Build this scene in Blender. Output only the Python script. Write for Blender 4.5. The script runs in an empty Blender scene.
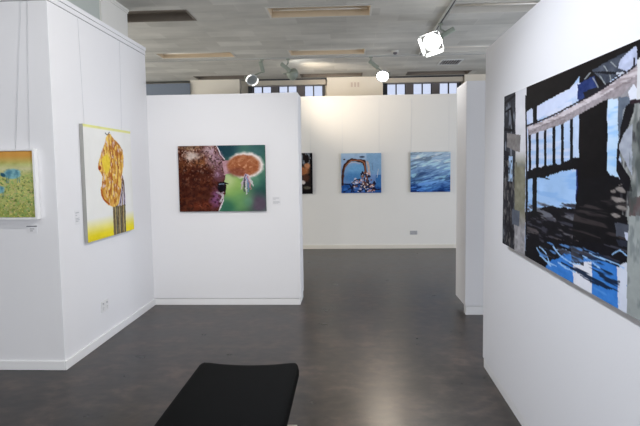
import bpy, bmesh, math, random
import numpy as np
from mathutils import Vector, Matrix

# ------------------------------------------------------------------ camera, world, light, exposure
C = bpy.context.scene.collection
SC = bpy.context.scene
cd = bpy.data.cameras.new('camera'); cam = bpy.data.objects.new('camera', cd); C.objects.link(cam)
cd.sensor_width = 36.0; cd.lens = 562.54 / 640 * 36; cd.clip_start = 0.05; cd.clip_end = 200
R_ = Vector((0.9986621, 0.0499477, -0.0133863)); U_ = Vector((0.0092895, 0.0813706, 0.9966406)); F_ = Vector((-0.0508692, 0.9954316, -0.0807977))
m = Matrix((R_, U_, -F_)).transposed().to_4x4(); m.translation = Vector((0, 0, 1.6)); cam.matrix_world = m
SC.camera = cam
SC.view_settings.view_transform = 'Standard'; SC.view_settings.look = 'None'
SC.view_settings.exposure = 1.21; SC.view_settings.gamma = 1.0; SC.view_settings.use_curve_mapping = False

W = bpy.data.worlds.new('sky'); SC.world = W; W.use_nodes = True
bg = W.node_tree.nodes['Background']; bg.inputs[0].default_value = (0.72, 0.80, 1.0, 1); bg.inputs[1].default_value = 0.40

def area(name, loc, target, sx, sy, power, col):
    l = bpy.data.lights.new(name, 'AREA'); l.shape = 'RECTANGLE'; l.size = sx; l.size_y = sy; l.energy = power; l.color = col
    o = bpy.data.objects.new(name, l); C.objects.link(o); o.location = loc
    o.rotation_euler = (Vector(target) - Vector(loc)).to_track_quat('-Z', 'Y').to_euler(); return o
def spot(name, loc, target, power, col, ang=70, blend=0.8, size=0.06):
    l = bpy.data.lights.new(name, 'SPOT'); l.energy = power; l.color = col; l.spot_size = math.radians(ang); l.spot_blend = blend; l.shadow_soft_size = size
    o = bpy.data.objects.new(name, l); C.objects.link(o); o.location = loc
    o.rotation_euler = (Vector(target) - Vector(loc)).to_track_quat('-Z', 'Y').to_euler(); return o
COOL = (0.92, 0.945, 1.0); WARM = (1.0, 0.84, 0.66); NEUT = (1.0, 0.96, 0.92)
# added fill lights before the solid rear and end walls, imitating unseen windows
area('fill_rear', (-0.5, -3.4, 1.9), (-0.5, 5, 1.6), 8.0, 2.6, 106, COOL)
area('fill_right', (5.8, 6.5, 1.3), (0, 6.5, 1.4), 6.0, 2.0, 95, (0.84, 0.91, 1.06))
area('fill_left', (-7.4, 8.5, 1.5), (0, 9.0, 1.4), 4.0, 2.0, 104, (0.95, 0.92, 0.86))
# track spots above and behind the camera washing the hung works
spot('track_beam_big', (-1.1, 2.2, 3.27), (1.06, 2.7, 0.8), 118, (0.93, 0.97, 1.06), 84, 0.8, 0.1)
spot('track_beam_left', (0.5, 3.0, 3.22), (-2.3, 4.9, 0.8), 98, (1.0, 0.98, 0.96), 110)
spot('track_beam_cow', (-0.9, 2.6, 3.22), (-1.4, 6.45, 1.1), 42, NEUT, 50)
spot('track_beam_field', (-2.9, 2.3, 3.25), (-2.8, 4.3, 1.3), 7, COOL, 90)

BP1, BP2, BP3, BP4 = 16, 42, 34, 60      # power of the four visible spotlights, left to right

# ------------------------------------------------------------------ helpers
def lin(c):
    c = np.asarray(c, float) / 255.0
    return np.where(c <= 0.04045, c / 12.92, ((c + 0.055) / 1.055) ** 2.4)
def mat(name, rgb, rough=0.6, metal=0.0, emit=None, spec=0.5, bump=0.0, bscale=60, var=0.0, vscale=3.0, coat=0.0):
    M = bpy.data.materials.new(name); M.use_nodes = True; nt = M.node_tree; b = nt.nodes['Principled BSDF']
    c = tuple(lin(rgb)) + (1,)
    b.inputs['Base Color'].default_value = c; b.inputs['Roughness'].default_value = rough; b.inputs['Metallic'].default_value = metal
    b.inputs['Specular IOR Level'].default_value = spec; b.inputs['Coat Weight'].default_value = coat
    if emit: b.inputs['Emission Color'].default_value = tuple(emit[:3]) + (1,); b.inputs['Emission Strength'].default_value = emit[3]
    tc = nt.nodes.new('ShaderNodeTexCoord')
    n = nt.nodes.new('ShaderNodeTexNoise'); n.inputs['Scale'].default_value = vscale; n.inputs['Detail'].default_value = 4
    nt.links.new(tc.outputs['Object'], n.inputs['Vector'])
    mx = nt.nodes.new('ShaderNodeMix'); mx.data_type = 'RGBA'
    mx.inputs[6].default_value = tuple(x * (1 - var) for x in c[:3]) + (1,); mx.inputs[7].default_value = tuple(min(1, x * (1 + var)) for x in c[:3]) + (1,)
    nt.links.new(n.outputs['Fac'], mx.inputs[0]); nt.links.new(mx.outputs[2], b.inputs['Base Color'])
    if bump:
        n2 = nt.nodes.new('ShaderNodeTexNoise'); n2.inputs['Scale'].default_value = bscale; n2.inputs['Detail'].default_value = 3
        nt.links.new(tc.outputs['Object'], n2.inputs['Vector'])
        bp = nt.nodes.new('ShaderNodeBump'); bp.inputs['Strength'].default_value = bump; bp.inputs['Distance'].default_value = 0.01
        nt.links.new(n2.outputs['Fac'], bp.inputs['Height']); nt.links.new(bp.outputs['Normal'], b.inputs['Normal'])
    return M

BASE = {}
def root(name, loc, label, cat, group=None):
    o = bpy.data.objects.new(name, None); C.objects.link(o); o.location = loc; o.empty_display_size = 0.1
    BASE[o.name] = Vector(loc); o['label'] = label; o['category'] = cat
    if group: o['group'] = group
    return o
def tag(o, label, cat, group=None):
    o['label'] = label; o['category'] = cat
    if group: o['group'] = group
    return o
def finish(name, bm, material, parent=None, smooth=False, kind=None, bevel=0.0, origin=None):
    """all coordinates in bm are world coordinates"""
    off = BASE[parent.name] if parent is not None else (Vector(origin) if origin else Vector((0, 0, 0)))
    bmesh.ops.recalc_face_normals(bm, faces=bm.faces)
    if off.length: bmesh.ops.translate(bm, verts=bm.verts, vec=-off)
    me = bpy.data.meshes.new(name); bm.to_mesh(me); bm.free()
    if material: me.materials.append(material)
    if smooth:
        for p in me.polygons: p.use_smooth = True
    o = bpy.data.objects.new(name, me); C.objects.link(o)
    if parent is not None: o.parent = parent
    else: o.location = off
    BASE[o.name] = off
    if kind: o['kind'] = kind
    if bevel:
        bv = o.modifiers.new('bevel', 'BEVEL'); bv.width = bevel; bv.segments = 2; bv.limit_method = 'ANGLE'
    return o
def box(bm, x0, x1, y0, y1, z0, z1):
    vs = [bm.verts.new(p) for p in ((x0, y0, z0), (x1, y0, z0), (x1, y1, z0), (x0, y1, z0), (x0, y0, z1), (x1, y0, z1), (x1, y1, z1), (x0, y1, z1))]
    for f in ((0, 3, 2, 1), (4, 5, 6, 7), (0, 1, 5, 4), (1, 2, 6, 5), (2, 3, 7, 6), (3, 0, 4, 7)): bm.faces.new([vs[i] for i in f])
def boxes(*bs):
    bm = bmesh.new()
    for b in bs: box(bm, *b)
    return bm
def skewed(bm, slope, y0, keep):
    """plan angle of a wall: its long face runs slightly off the room axis"""
    for v in bm.verts:
        if keep(v.co.x): v.co.x += slope * (v.co.y - y0)
    return bm
LS = lambda bm: skewed(bm, -0.0085, 4.31, lambda x: x > -2.6)
RS = lambda bm: skewed(bm, 0.013, 4.43, lambda x: x < 1.2)
def lathe(bm, origin, axis, prof, n=24, cap0=True, cap1=True):
    """prof: list of (distance along axis, radius)"""
    q = Vector(axis).normalized().to_track_quat('Z', 'Y'); o = Vector(origin); rings = []
    for d, r in prof:
        rings.append([bm.verts.new(o + q @ Vector((r * math.cos(2 * math.pi * k / n), r * math.sin(2 * math.pi * k / n), d))) for k in range(n)])
    for a, b in zip(rings[:-1], rings[1:]):
        for k in range(n): bm.faces.new((a[k], a[(k + 1) % n], b[(k + 1) % n], b[k]))
    if cap0: bm.faces.new(rings[0])
    if cap1: bm.faces.new(rings[-1])
def tube(bm, pts, r, n=8):
    for a, b in zip(pts[:-1], pts[1:]):
        a = Vector(a); b = Vector(b); lathe(bm, a, b - a, [(0, r), ((b - a).length, r)], n)
def obox(bm, centre, xa, ya, za, sx, sy, sz):
    c = Vector(centre); X = Vector(xa).normalized() * sx / 2; Y = Vector(ya).normalized() * sy / 2; Z = Vector(za).normalized() * sz / 2
    vs = [bm.verts.new(c + i * X + j * Y + k * Z) for k in (-1, 1) for i, j in ((-1, -1), (1, -1), (1, 1), (-1, 1))]
    for f in ((0, 3, 2, 1), (4, 5, 6, 7), (0, 1, 5, 4), (1, 2, 6, 5), (2, 3, 7, 6), (3, 0, 4, 7)): bm.faces.new([vs[i] for i in f])

# ------------------------------------------------------------------ materials of the room
M_wall = mat('white_wall_paint', (232, 232, 234), 0.7, bump=0.04, bscale=90, var=0.012, vscale=1.5, spec=0.25)
M_wallb = mat('cream_wall_paint', (234, 231, 224), 0.7, bump=0.04, bscale=90, var=0.012, spec=0.25)
M_trim = mat('white_gloss_trim', (238, 238, 238), 0.4, var=0.01)
M_cream = mat('aged_cream_paint', (226, 220, 207), 0.7, var=0.04, spec=0.25)
M_col = mat('pale_column_paint', (216, 215, 210), 0.7, var=0.02)
M_beige = mat('beige_pelmet_board', (190, 182, 168), 0.7, var=0.06)
M_slate = mat('slate_blue_paint', (108, 118, 132), 0.6, var=0.04)
M_grey = mat('grey_green_paint', (176, 182, 178), 0.7, var=0.02)
M_dark = mat('dark_window_frame', (45, 47, 52), 0.5)
M_seam = mat('shadow_gap_filler', (120, 120, 125), 0.8)
M_pier = mat('grey_window_pier', (108, 105, 108), 0.7)
M_black = mat('black_metal', (22, 22, 24), 0.45)
M_steel = mat('pale_brushed_steel', (205, 200, 190), 0.35, metal=0.6)

def floor_mat():
    M = bpy.data.materials.new('dark_mottled_vinyl'); M.use_nodes = True; nt = M.node_tree; b = nt.nodes['Principled BSDF']
    tc = nt.nodes.new('ShaderNodeTexCoord'); L = nt.links.new
    mp = nt.nodes.new('ShaderNodeMapping'); mp.inputs['Scale'].default_value = (1.1, 1.3, 1); L(tc.outputs['Object'], mp.inputs['Vector'])
    n1 = nt.nodes.new('ShaderNodeTexNoise'); n1.inputs['Scale'].default_value = 2.4; n1.inputs['Detail'].default_value = 8; n1.inputs['Roughness'].default_value = 0.65
    L(mp.outputs[0], n1.inputs['Vector'])
    r = nt.nodes.new('ShaderNodeValToRGB'); e = r.color_ramp.elements
    e[0].position = 0.36; e[0].color = tuple(lin((26, 23, 22))) + (1,); e[1].position = 0.64; e[1].color = tuple(lin((70, 60, 55))) + (1,)
    k = e.new(0.5); k.color = tuple(lin((47, 41, 38))) + (1,)
    L(n1.outputs['Fac'], r.inputs['Fac'])
    n2 = nt.nodes.new('ShaderNodeTexNoise'); n2.inputs['Scale'].default_value = 9; n2.inputs['Detail'].default_value = 6; L(mp.outputs[0], n2.inputs['Vector'])
    r2 = nt.nodes.new('ShaderNodeValToRGB'); e = r2.color_ramp.elements
    e[0].position = 0.38; e[0].color = (0.60, 0.60, 0.66, 1); e[1].position = 0.62; e[1].color = (1.22, 1.16, 1.12, 1); L(n2.outputs['Fac'], r2.inputs['Fac'])
    mx = nt.nodes.new('ShaderNodeMix'); mx.data_type = 'RGBA'; mx.blend_type = 'MULTIPLY'; mx.inputs[0].default_value = 1
    L(r.outputs[0], mx.inputs[6]); L(r2.outputs[0], mx.inputs[7])
    L(mx.outputs[2], b.inputs['Base Color'])
    rr = nt.nodes.new('ShaderNodeMapRange'); rr.inputs[3].default_value = 0.22; rr.inputs[4].default_value = 0.38; L(n1.outputs['Fac'], rr.inputs[0]); L(rr.outputs[0], b.inputs['Roughness'])
    bp = nt.nodes.new('ShaderNodeBump'); bp.inputs['Strength'].default_value = 0.06; bp.inputs['Distance'].default_value = 0.01
    L(n2.outputs['Fac'], bp.inputs['Height']); L(bp.outputs[0], b.inputs['Normal'])
    b.inputs['Specular IOR Level'].default_value = 0.32
    return M
def ceiling_mat():
    M = bpy.data.materials.new('board_marked_concrete'); M.use_nodes = True; nt = M.node_tree; b = nt.nodes['Principled BSDF']; L = nt.links.new
    tc = nt.nodes.new('ShaderNodeTexCoord')
    br = nt.nodes.new('ShaderNodeTexBrick'); br.inputs['Scale'].default_value = 1.0; br.inputs['Mortar Size'].default_value = 0.006; br.inputs['Brick Width'].default_value = 0.62; br.inputs['Row Height'].default_value = 0.3
    br.inputs['Color1'].default_value = tuple(lin((186, 184, 178))) + (1,); br.inputs['Color2'].default_value = tuple(lin((208, 206, 200))) + (1,); br.inputs['Mortar'].default_value = tuple(lin((200, 198, 192))) + (1,)
    br.offset = 0.37; L(tc.outputs['Object'], br.inputs['Vector'])
    mp = nt.nodes.new('ShaderNodeMapping'); mp.inputs['Scale'].default_value = (0.8, 1.5, 1); L(tc.outputs['Object'], mp.inputs['Vector'])
    n = nt.nodes.new('ShaderNodeTexNoise'); n.inputs['Scale'].default_value = 1.6; n.inputs['Detail'].default_value = 8; n.inputs['Roughness'].default_value = 0.6; L(mp.outputs[0], n.inputs['Vector'])
    r = nt.nodes.new('ShaderNodeValToRGB'); e = r.color_ramp.elements; e[0].position = 0.3; e[0].color = (0.80, 0.81, 0.80, 1); e[1].position = 0.7; e[1].color = (1.1, 1.1, 1.08, 1); L(n.outputs['Fac'], r.inputs['Fac'])
    mx = nt.nodes.new('ShaderNodeMix'); mx.data_type = 'RGBA'; mx.blend_type = 'MULTIPLY'; mx.inputs[0].default_value = 1
    L(br.outputs['Color'], mx.inputs[6]); L(r.outputs[0], mx.inputs[7]); L(mx.outputs[2], b.inputs['Base Color'])
    b.inputs['Roughness'].default_value = 0.75; b.inputs['Specular IOR Level'].default_value = 0.3
    bp = nt.nodes.new('ShaderNodeBump'); bp.inputs['Strength'].default_value = 0.15; bp.inputs['Distance'].default_value = 0.01; L(n.outputs['Fac'], bp.inputs['Height']); L(bp.outputs[0], b.inputs['Normal'])
    return M
M_floor = floor_mat(); M_ceil = ceiling_mat()

# ------------------------------------------------------------------ room shell
XL, XR, YB, YF, HC = -7.6, 6.0, 11.7, -3.6, 3.4
S = dict(kind='structure')
finish('floor', boxes((XL, XR, YF, YB + 0.2, -0.1, 0)), M_floor, **S)

# ceiling with holes for the recessed fluorescent troffers
tro = []          # x0,x1,y0,y1
for yy in (6.47, 8.78, 11.02):
    for xx in (-2.98, -0.9, 1.17):
        w = 1.17
        if (xx, yy) == (-2.98, 6.47): xx, w = -3.0, 1.16
        tro.append((xx, xx + w, yy, yy + (0.42 if yy < 8 else 0.36 if yy > 11 else 0.4)))
xs = sorted({XL, XR} | {round(t[0], 4) for t in tro} | {round(t[1], 4) for t in tro})
ys = sorted({YF, YB + 0.2} | {round(t[2], 4) for t in tro} | {round(t[3], 4) for t in tro})
bm = bmesh.new()
for i in range(len(xs) - 1):
    for j in range(len(ys) - 1):
        cx, cy = (xs[i] + xs[i + 1]) / 2, (ys[j] + ys[j + 1]) / 2
        if any(t[0] < cx < t[1] and t[2] < cy < t[3] for t in tro): continue
        box(bm, xs[i], xs[i + 1], ys[j], ys[j + 1], HC, HC + 0.16)
finish('ceiling', bm, M_ceil, **S)

finish('wall_outer_left', boxes((XL - 0.15, XL, YF, YB + 0.2, 0, HC)), M_wall, **S)
finish('wall_outer_right', boxes((XR, XR + 0.15, YF, YB + 0.2, 0, HC)), M_wall, **S)
# rear wall behind the camera
finish('wall_rear', boxes((XL, XR, YF - 0.15, YF, 0, HC)), M_wall, **S)

# far building wall: solid below, high windows above
bm = boxes((XL, XR, YB, YB + 0.2, 0, 3.0), (XL, XR, YB, YB + 0.2, 3.29, HC))
winL = [-1.95 + 0.53 * k for k in range(3)]; winR = [0.80 + 0.53 * k for k in range(3)]
WW = 0.385
edges = [XL] + sum([[x, x + WW] for x in winL + winR], []) + [XR]
for a, b in zip(edges[0::2], edges[1::2]): box(bm, a, b, YB + 0.02, YB + 0.2, 3.0, 3.29)
finish('wall_back', bm, M_cream, **S)
M_glass = bpy.data.materials.new('window_glass'); M_glass.use_nodes = True
g = M_glass.node_tree.nodes['Principled BSDF']; g.inputs['Transmission Weight'].default_value = 1; g.inputs['Roughness'].default_value = 0.0; g.inputs['IOR'].default_value = 1.02; g.inputs['Base Color'].default_value = (0.98, 0.98, 1, 1)
for k, x in enumerate(winL + winR):
    w = finish('window_%d' % (k + 1), boxes((x, x + WW, YB + 0.02, YB + 0.07, 3.0, 3.02), (x, x + WW, YB + 0.02, YB + 0.07, 3.275, 3.29), (x, x + 0.015, YB + 0.02, YB + 0.07, 3.02, 3.275), (x + WW - 0.015, x + WW, YB + 0.02, YB + 0.07, 3.02, 3.275), (x + WW / 2 - 0.012, x + WW / 2 + 0.012, YB + 0.02, YB + 0.07, 3.02, 3.275)), M_dark, **S)
    finish('pane', boxes((x + 0.015, x + WW - 0.015, YB + 0.04, YB + 0.044, 3.02, 3.275)), M_glass, w)
# piers between the windows and jambs at their ends
n = 0
for grp in (winL, winR):
    for x in grp[:-1]:
        n += 1; finish('trim_%d' % n, boxes((x + WW, x + 0.53, YB - 0.02, YB + 0.02, 2.95, 3.28)), M_pier, **S)
    n += 1; finish('trim_%d' % n, boxes((grp[0] - 0.09, grp[0], YB - 0.06, YB + 0.02, 2.95, 3.28)), M_dark, **S)
    n += 1; finish('trim_%d' % n, boxes((grp[-1] + WW, grp[-1] + WW + 0.04, YB - 0.06, YB + 0.02, 2.95, 3.28)), M_dark, **S)
# board pelmets over the windows
for x0, x1 in ((-2.02, -0.44), (0.73, 2.31)):
    n += 1; p = finish('trim_%d' % n, boxes((x0, x1, YB - 0.16, YB - 0.001, 3.275, HC - 0.03)), M_beige, **S)
    n += 1; finish('trim_%d' % n, boxes((x0 - 0.015, x1 + 0.015, YB - 0.17, YB - 0.001, HC - 0.03, HC - 0.002)), M_dark, **S)
finish('wall_pillar_middle', boxes((-0.41, 0.71, 11.5, YB, 0, HC)), M_cream, **S)
finish('wall_pillar_right', boxes((2.33, 3.6, 11.5, YB, 0, HC)), M_cream, **S)
finish('wall_pillar_left', boxes((-3.2, -2.19, 11.5, YB, 0, HC)), M_cream, **S)
finish('wall_pillar_slate', boxes((-6.5, -3.2, 11.45, YB, 0, HC - 0.06)), M_slate, **S)

# far gallery wall that carries the blue works
finish('wall_gallery_back', boxes((-3.2, 3.6, 10.97, 11.09, 0, 2.965)), M_wallb, **S)
finish('baseboard_gallery_back', boxes((-3.2, 3.6, 10.955, 10.97, 0, 0.075)), M_cream, bevel=0.004, **S)
# picture rail line near its top
n += 1; finish('trim_%d' % n, boxes((-3.2, 3.6, 10.962, 10.97, 2.89, 2.965)), M_wallb, **S)

# middle partition
finish('wall_middle', boxes((-2.32, -0.5665, 6.45, 6.87, 0.078, 2.452)), M_wall, bevel=0.003, **S)
finish('baseboard_middle', boxes((-2.32, -0.572, 6.456, 6.86, 0.0, 0.074)), M_trim, bevel=0.003, **S)
n += 1; finish('trim_%d' % n, boxes((-2.32, -0.58, 6.47, 6.85, 0.07, 0.08)), M_seam, **S)

# left block
finish('wall_left', LS(boxes((XL, -2.29, 4.31, 6.449, 0, 2.904))), M_wall, bevel=0.004, **S)
finish('baseboard_left', LS(boxes((-2.29, -2.276, 4.296, 6.449, 0, 0.078), (-6.5, -2.29, 4.296, 4.31, 0, 0.078))), M_trim, bevel=0.005, **S)
n += 1; finish('trim_%d' % n, LS(boxes((XL, -2.285, 4.305, 6.452, 2.908, 2.948), (XL, -2.28, 4.30, 6.455, 2.951, 2.99))), M_wall, bevel=0.003, **S)
n += 1; finish('trim_%d' % n, LS(boxes((XL, -2.292, 4.312, 6.445, 2.90, 2.96))), M_seam, **S)
# set-back building wall above the block: grey panel then a cream column with a small cornice
finish('wall_upper_left', boxes((XL, -2.49, 4.34, 5.70, 2.99, HC)), M_grey, **S)
finish('wall_column_left', boxes((-2.95, -2.47, 5.70, 6.38, 2.99, HC)), M_col, **S)
n += 1; finish('trim_%d' % n, boxes((-2.965, -2.455, 5.685, 6.395, HC - 0.025, HC), (-2.96, -2.462, 5.69, 6.39, HC - 0.045, HC - 0.025)), M_col, **S)
finish('wall_left_far', boxes((XL, -2.95, 6.0, 6.44, 2.99, HC)), M_grey, **S)

# right wall in the foreground
finish('wall_right', RS(boxes((1.055, 1.355, 0.0, 4.43, 0.078, 2.478))), M_wall, bevel=0.003, **S)
finish('baseboard_right', RS(boxes((1.062, 1.35, 0.0, 4.425, 0, 0.074))), M_trim, bevel=0.003, **S)
n += 1; finish('trim_%d' % n, RS(boxes((1.068, 1.34, 0.0, 4.415, 0.07, 0.08))), M_seam, **S)
# short return partition beyond it, on a recessed plinth
finish('wall_return_right', boxes((1.237, 2.9, 6.0, 6.53, 0.098, 2.475)), M_wall, bevel=0.003, **S)
finish('baseboard_return_right', boxes((1.245, 2.9, 6.004, 6.10, 0, 0.094)), M_trim, bevel=0.003, **S)
n += 1; finish('trim_%d' % n, boxes((1.33, 2.9, 6.1, 6.45, 0, 0.098)), M_black, **S)

# ------------------------------------------------------------------ recessed ceiling lights
M_tcan = mat('cream_troffer_pan', (214, 196, 168), 0.5, var=0.08, vscale=6)
M_tdark = mat('shaded_troffer_pan', (112, 104, 94), 0.6, var=0.15, vscale=8)  # brown imitates shade inside an unlit pan, against the lit cream one
M_tube = mat('unlit_fluorescent_tube', (225, 218, 205), 0.3)
M_frame = mat('pale_troffer_frame', (205, 202, 194), 0.5)
names = {}
vis = [((-3.0, 6.47), 'recessed ceiling light over left block with a shaded pan coloured dark brown', 'd'),
       ((-0.9, 6.47), 'nearest complete recessed ceiling light, cream pan, above the passage', 'c'),
       ((1.17, 6.47), 'recessed ceiling light beside the long track, above the right wall', 'g'),
       ((-2.98, 8.78), 'recessed ceiling light behind the dark brown one, near left partition', 'c'),
       ((-0.9, 8.78), 'slim cream recessed ceiling light just in front of the far spotlights', 'c'),
       ((1.17, 8.78), 'slim recessed ceiling light near the square vent at right', 'g'),
       ((-2.98, 11.02), 'dark recessed ceiling light at far left above the cream pillar', 'd'),
       ((-0.9, 11.02), 'dark recessed ceiling light above the far left windows', 'd'),
       ((1.17, 11.02), 'dark recessed ceiling light above the far right windows', 'd')]
for (xx, yy), lab, kind in vis:
    t = next(t for t in tro if abs(t[0] - xx) < .05 and abs(t[2] - yy) < .01)
    x0, x1, y0, y1 = t
    rt = root('recessed_ceiling_light', ((x0 + x1) / 2, (y0 + y1) / 2, HC), lab, 'ceiling light', 'recessed ceiling lights')
    pan = {'d': M_tdark, 'c': M_tcan, 'g': M_frame}[kind]
    bm = boxes((x0, x1, y0, y1, HC + 0.085, HC + 0.09), (x0, x0 + 0.004, y0, y1, HC, HC + 0.085), (x1 - 0.004, x1, y0, y1, HC, HC + 0.085), (x0, x1, y0, y0 + 0.004, HC, HC + 0.085), (x0, x1, y1 - 0.004, y1, HC, HC + 0.085))
    finish('pan', bm, pan, rt)
    e = 0.022
    finish('frame', boxes((x0 - e, x1 + e, y0 - e, y0, HC - 0.006, HC), (x0 - e, x1 + e, y1, y1 + e, HC - 0.006, HC), (x0 - e, x0, y0, y1, HC - 0.006, HC), (x1, x1 + e, y0, y1, HC - 0.006, HC)), M_frame if kind != 'd' else M_tdark, rt)
    if kind != 'd':
        for q in (0.32, 0.68):
            bm = bmesh.new(); yq = y0 + q * (y1 - y0); tube(bm, [(x0 + 0.03, yq, HC + 0.05), (x1 - 0.03, yq, HC + 0.05)], 0.013, 10); finish('tube', bm, M_tube, rt, smooth=True)

# ceiling vent, smoke detector
M_vent = mat('grey_vent_metal', (205, 206, 204), 0.5)
rt = root('ceiling_vent', (1.8, 10.07, HC), 'square slatted air vent in the ceiling behind the brightest spotlight', 'vent')
finish('frame', boxes((1.60, 1.98, 9.83, 9.86, HC - 0.012, HC), (1.60, 1.98, 10.28, 10.31, HC - 0.012, HC), (1.60, 1.63, 9.86, 10.28, HC - 0.012, HC), (1.95, 1.98, 9.86, 10.28, HC - 0.012, HC)), M_vent, rt)
finish('backing', boxes((1.63, 1.95, 9.86, 10.28, HC - 0.003, HC - 0.0005)), M_pier, rt)
bm = bmesh.new()
for k in range(7): obox(bm, (1.66 + k * 0.044, 10.07, HC - 0.010), (1, 0, 0.7), (0, 1, 0), (-0.7, 0, 1), 0.016, 0.42, 0.002)
finish('slats', bm, M_vent, rt)
rt = root('smoke_detector', (0.75, 9.03, HC), 'small round smoke detector on the ceiling left of the brightest spotlight', 'smoke detector')
bm = bmesh.new(); lathe(bm, (0.75, 9.03, HC), (0, 0, -1), [(0, 0.055), (0.018, 0.055), (0.024, 0.048)]); finish('base', bm, M_frame, rt, smooth=False)
bm = bmesh.new(); lathe(bm, (0.75, 9.03, HC - 0.024), (0, 0, -1), [(0, 0.034), (0.02, 0.03), (0.03, 0.016)]); finish('sensor', bm, M_pier, rt, smooth=True)

# plate on the far pillar with three ribs
M_pink = mat('pale_pink_plate', (205, 190, 178), 0.6)
rt = root('wall_grille', (0.15, 11.5, 3.18), 'pale plate with upright ribs on the far cream pillar', 'wall grille')
finish('plate', boxes((0.03, 0.27, 11.485, 11.5, 3.18, 3.32)), M_cream, rt, bevel=0.003)
for xx in (0.07, 0.135, 0.2): finish('rib', boxes((xx, xx + 0.035, 11.475, 11.485, 3.2, 3.29)), M_pier if 0 else M_pink, rt)

# ------------------------------------------------------------------ lighting tracks and spotlights
M_track = mat('pale_track_metal', (178, 178, 174), 0.4)
rt = root('lighting_track', (1.165, 6.7, HC - 0.03), 'long pale lighting track on the ceiling running towards the windows', 'lighting track')
finish('rail', boxes((1.145, 1.157, 3.5, 9.3, HC - 0.032, HC), (1.178, 1.190, 3.5, 9.3, HC - 0.032, HC), (1.157, 1.178, 3.5, 9.3, HC - 0.006, HC)), M_track, rt)
finish('groove', boxes((1.159, 1.176, 3.5, 9.3, HC - 0.026, HC - 0.007)), M_black, rt)
rt = root('lighting_track', (-0.6, 9.36, HC - 0.03), 'pale cross track on the ceiling holding the three far spotlights', 'lighting track')
finish('rail', boxes((-3.4, 2.4, 9.335, 9.347, HC - 0.018, HC), (-3.4, 2.4, 9.373, 9.385, HC - 0.018, HC), (-3.4, 2.4, 9.347, 9.373, HC - 0.006, HC)), M_track, rt)
finish('groove', boxes((-3.4, 2.4, 9.349, 9.371, HC - 0.014, HC - 0.007)), M_black, rt)

M_body = mat('grey_green_lamp_casing', (142, 150, 138), 0.45)
M_head = mat('white_lamp_head', (215, 218, 216), 0.35)
M_lens = mat('lit_lamp_glass', (255, 255, 255), 0.3, emit=(1.0, 0.98, 0.95, 14))
M_rim = mat('translucent_glowing_lamp_rim', (240, 242, 240), 0.3, emit=(1.0, 0.98, 0.95, 0.5))
M_in = mat('grey_lamp_reflector', (150, 156, 156), 0.3, metal=0.3)
def spotlight(mount, gear_c, gear_dir, head, aim, label, r=0.085, flaps=False, power=30, col=WARM, ang=80, glen=0.19, lit=True, headmat=None, roll=0.0):
    mount = Vector(mount); head = Vector(head); aim = Vector(aim).normalized(); gd = Vector(gear_dir).normalized(); gc = Vector(gear_c)
    rt = root('track_spotlight', mount, label, 'spotlight', 'track spotlights')
    bm = bmesh.new(); box(bm, mount.x - 0.03, mount.x + 0.03, mount.y - 0.018, mount.y + 0.018, mount.z - 0.02, mount.z)
    tube(bm, [mount + Vector((0, 0, -0.02)), mount + Vector((0, 0, -0.07)), gc], 0.010, 12); finish('track_adapter', bm, M_body, rt)
    side = gd.cross(Vector((0, 0, 1))).normalized(); up = side.cross(gd)
    bm = bmesh.new(); obox(bm, gc, gd, side, up, glen, 0.085, 0.06); finish('control_gear', bm, M_body, rt, bevel=0.014)
    hs = aim.cross(Vector((0, 0, 1))).normalized(); back = head - aim * 0.10
    bm = bmesh.new(); tube(bm, [gc + gd * glen * 0.4, back], 0.012)
    tube(bm, [back - hs * (r + 0.01), back + hs * (r + 0.01)], 0.008)
    for q_ in (-1, 1): tube(bm, [back + hs * q_ * (r + 0.01), head - aim * 0.02 + hs * q_ * (r + 0.01)], 0.008)
    finish('yoke', bm, M_body, rt)
    bm = bmesh.new(); lathe(bm, head - aim * 0.10, aim, [(0, 0.03), (0.012, 0.05), (0.05, r * 0.82), (0.10, r), (0.125, r * 1.02), (0.125, r * 0.93), (0.06, r * 0.86), (0.03, r * 0.5), (0.03, 0.01)], 28, True, True)
    hd = finish('lamp_head', bm, headmat or M_head, rt, smooth=True)
    bm = bmesh.new(); lathe(bm, head + aim * 0.004, aim, [(-0.004, r * 0.88), (0, r * 0.88), (0.004, r * 0.6), (0.006, 0.004)], 28)
    finish('lens', bm, M_lens if lit else M_in, hd, smooth=True)
    if not lit:
        h2 = hs.cross(aim).normalized()
        for a0, a1 in ((95, 200), (-75, 15)):
            bm = bmesh.new(); tube(bm, [head + aim * 0.026 + (hs * math.cos(math.radians(t)) + h2 * -math.sin(math.radians(t))) * r * 1.02 for t in range(a0, a1 + 1, 15)], 0.011, 8)
            finish('rim', bm, M_rim, hd, smooth=True)
    if flaps:
        q0 = Matrix.Rotation(roll, 3, aim); h2 = q0 @ hs; u2 = h2.cross(aim).normalized()
        for v, w in ((h2, u2), (-h2, u2), (u2, h2), (-u2, h2)):
            d = (aim * 0.93 + v * 0.3).normalized(); bm = bmesh.new(); obox(bm, head + aim * 0.022 + v * r * 0.98 + d * 0.05, d, w, d.cross(w), 0.085, r * 2.0, 0.004); finish('barn_door', bm, M_head, rt)
    l = bpy.data.lights.new('lamp_beam', 'SPOT'); l.energy = power; l.color = col; l.spot_size = math.radians(ang); l.spot_blend = 0.9; l.shadow_soft_size = r * 0.7
    o = bpy.data.objects.new('lamp_beam', l); C.objects.link(o); o.parent = rt; o.location = head + aim * 0.05 - mount
    o.rotation_euler = aim.to_track_quat('-Z', 'Y').to_euler()
    return rt
TZ = HC - 0.018
spotlight((-1.40, 9.36, TZ), (-1.40, 9.33, 3.25), (0.25, 0, -1), (-1.575, 9.36, 3.06), (0.30, -0.75, -0.62), 'far spotlight furthest left, dim, with only its round rim lit', r=0.095, power=BP1, lit=False)
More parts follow.
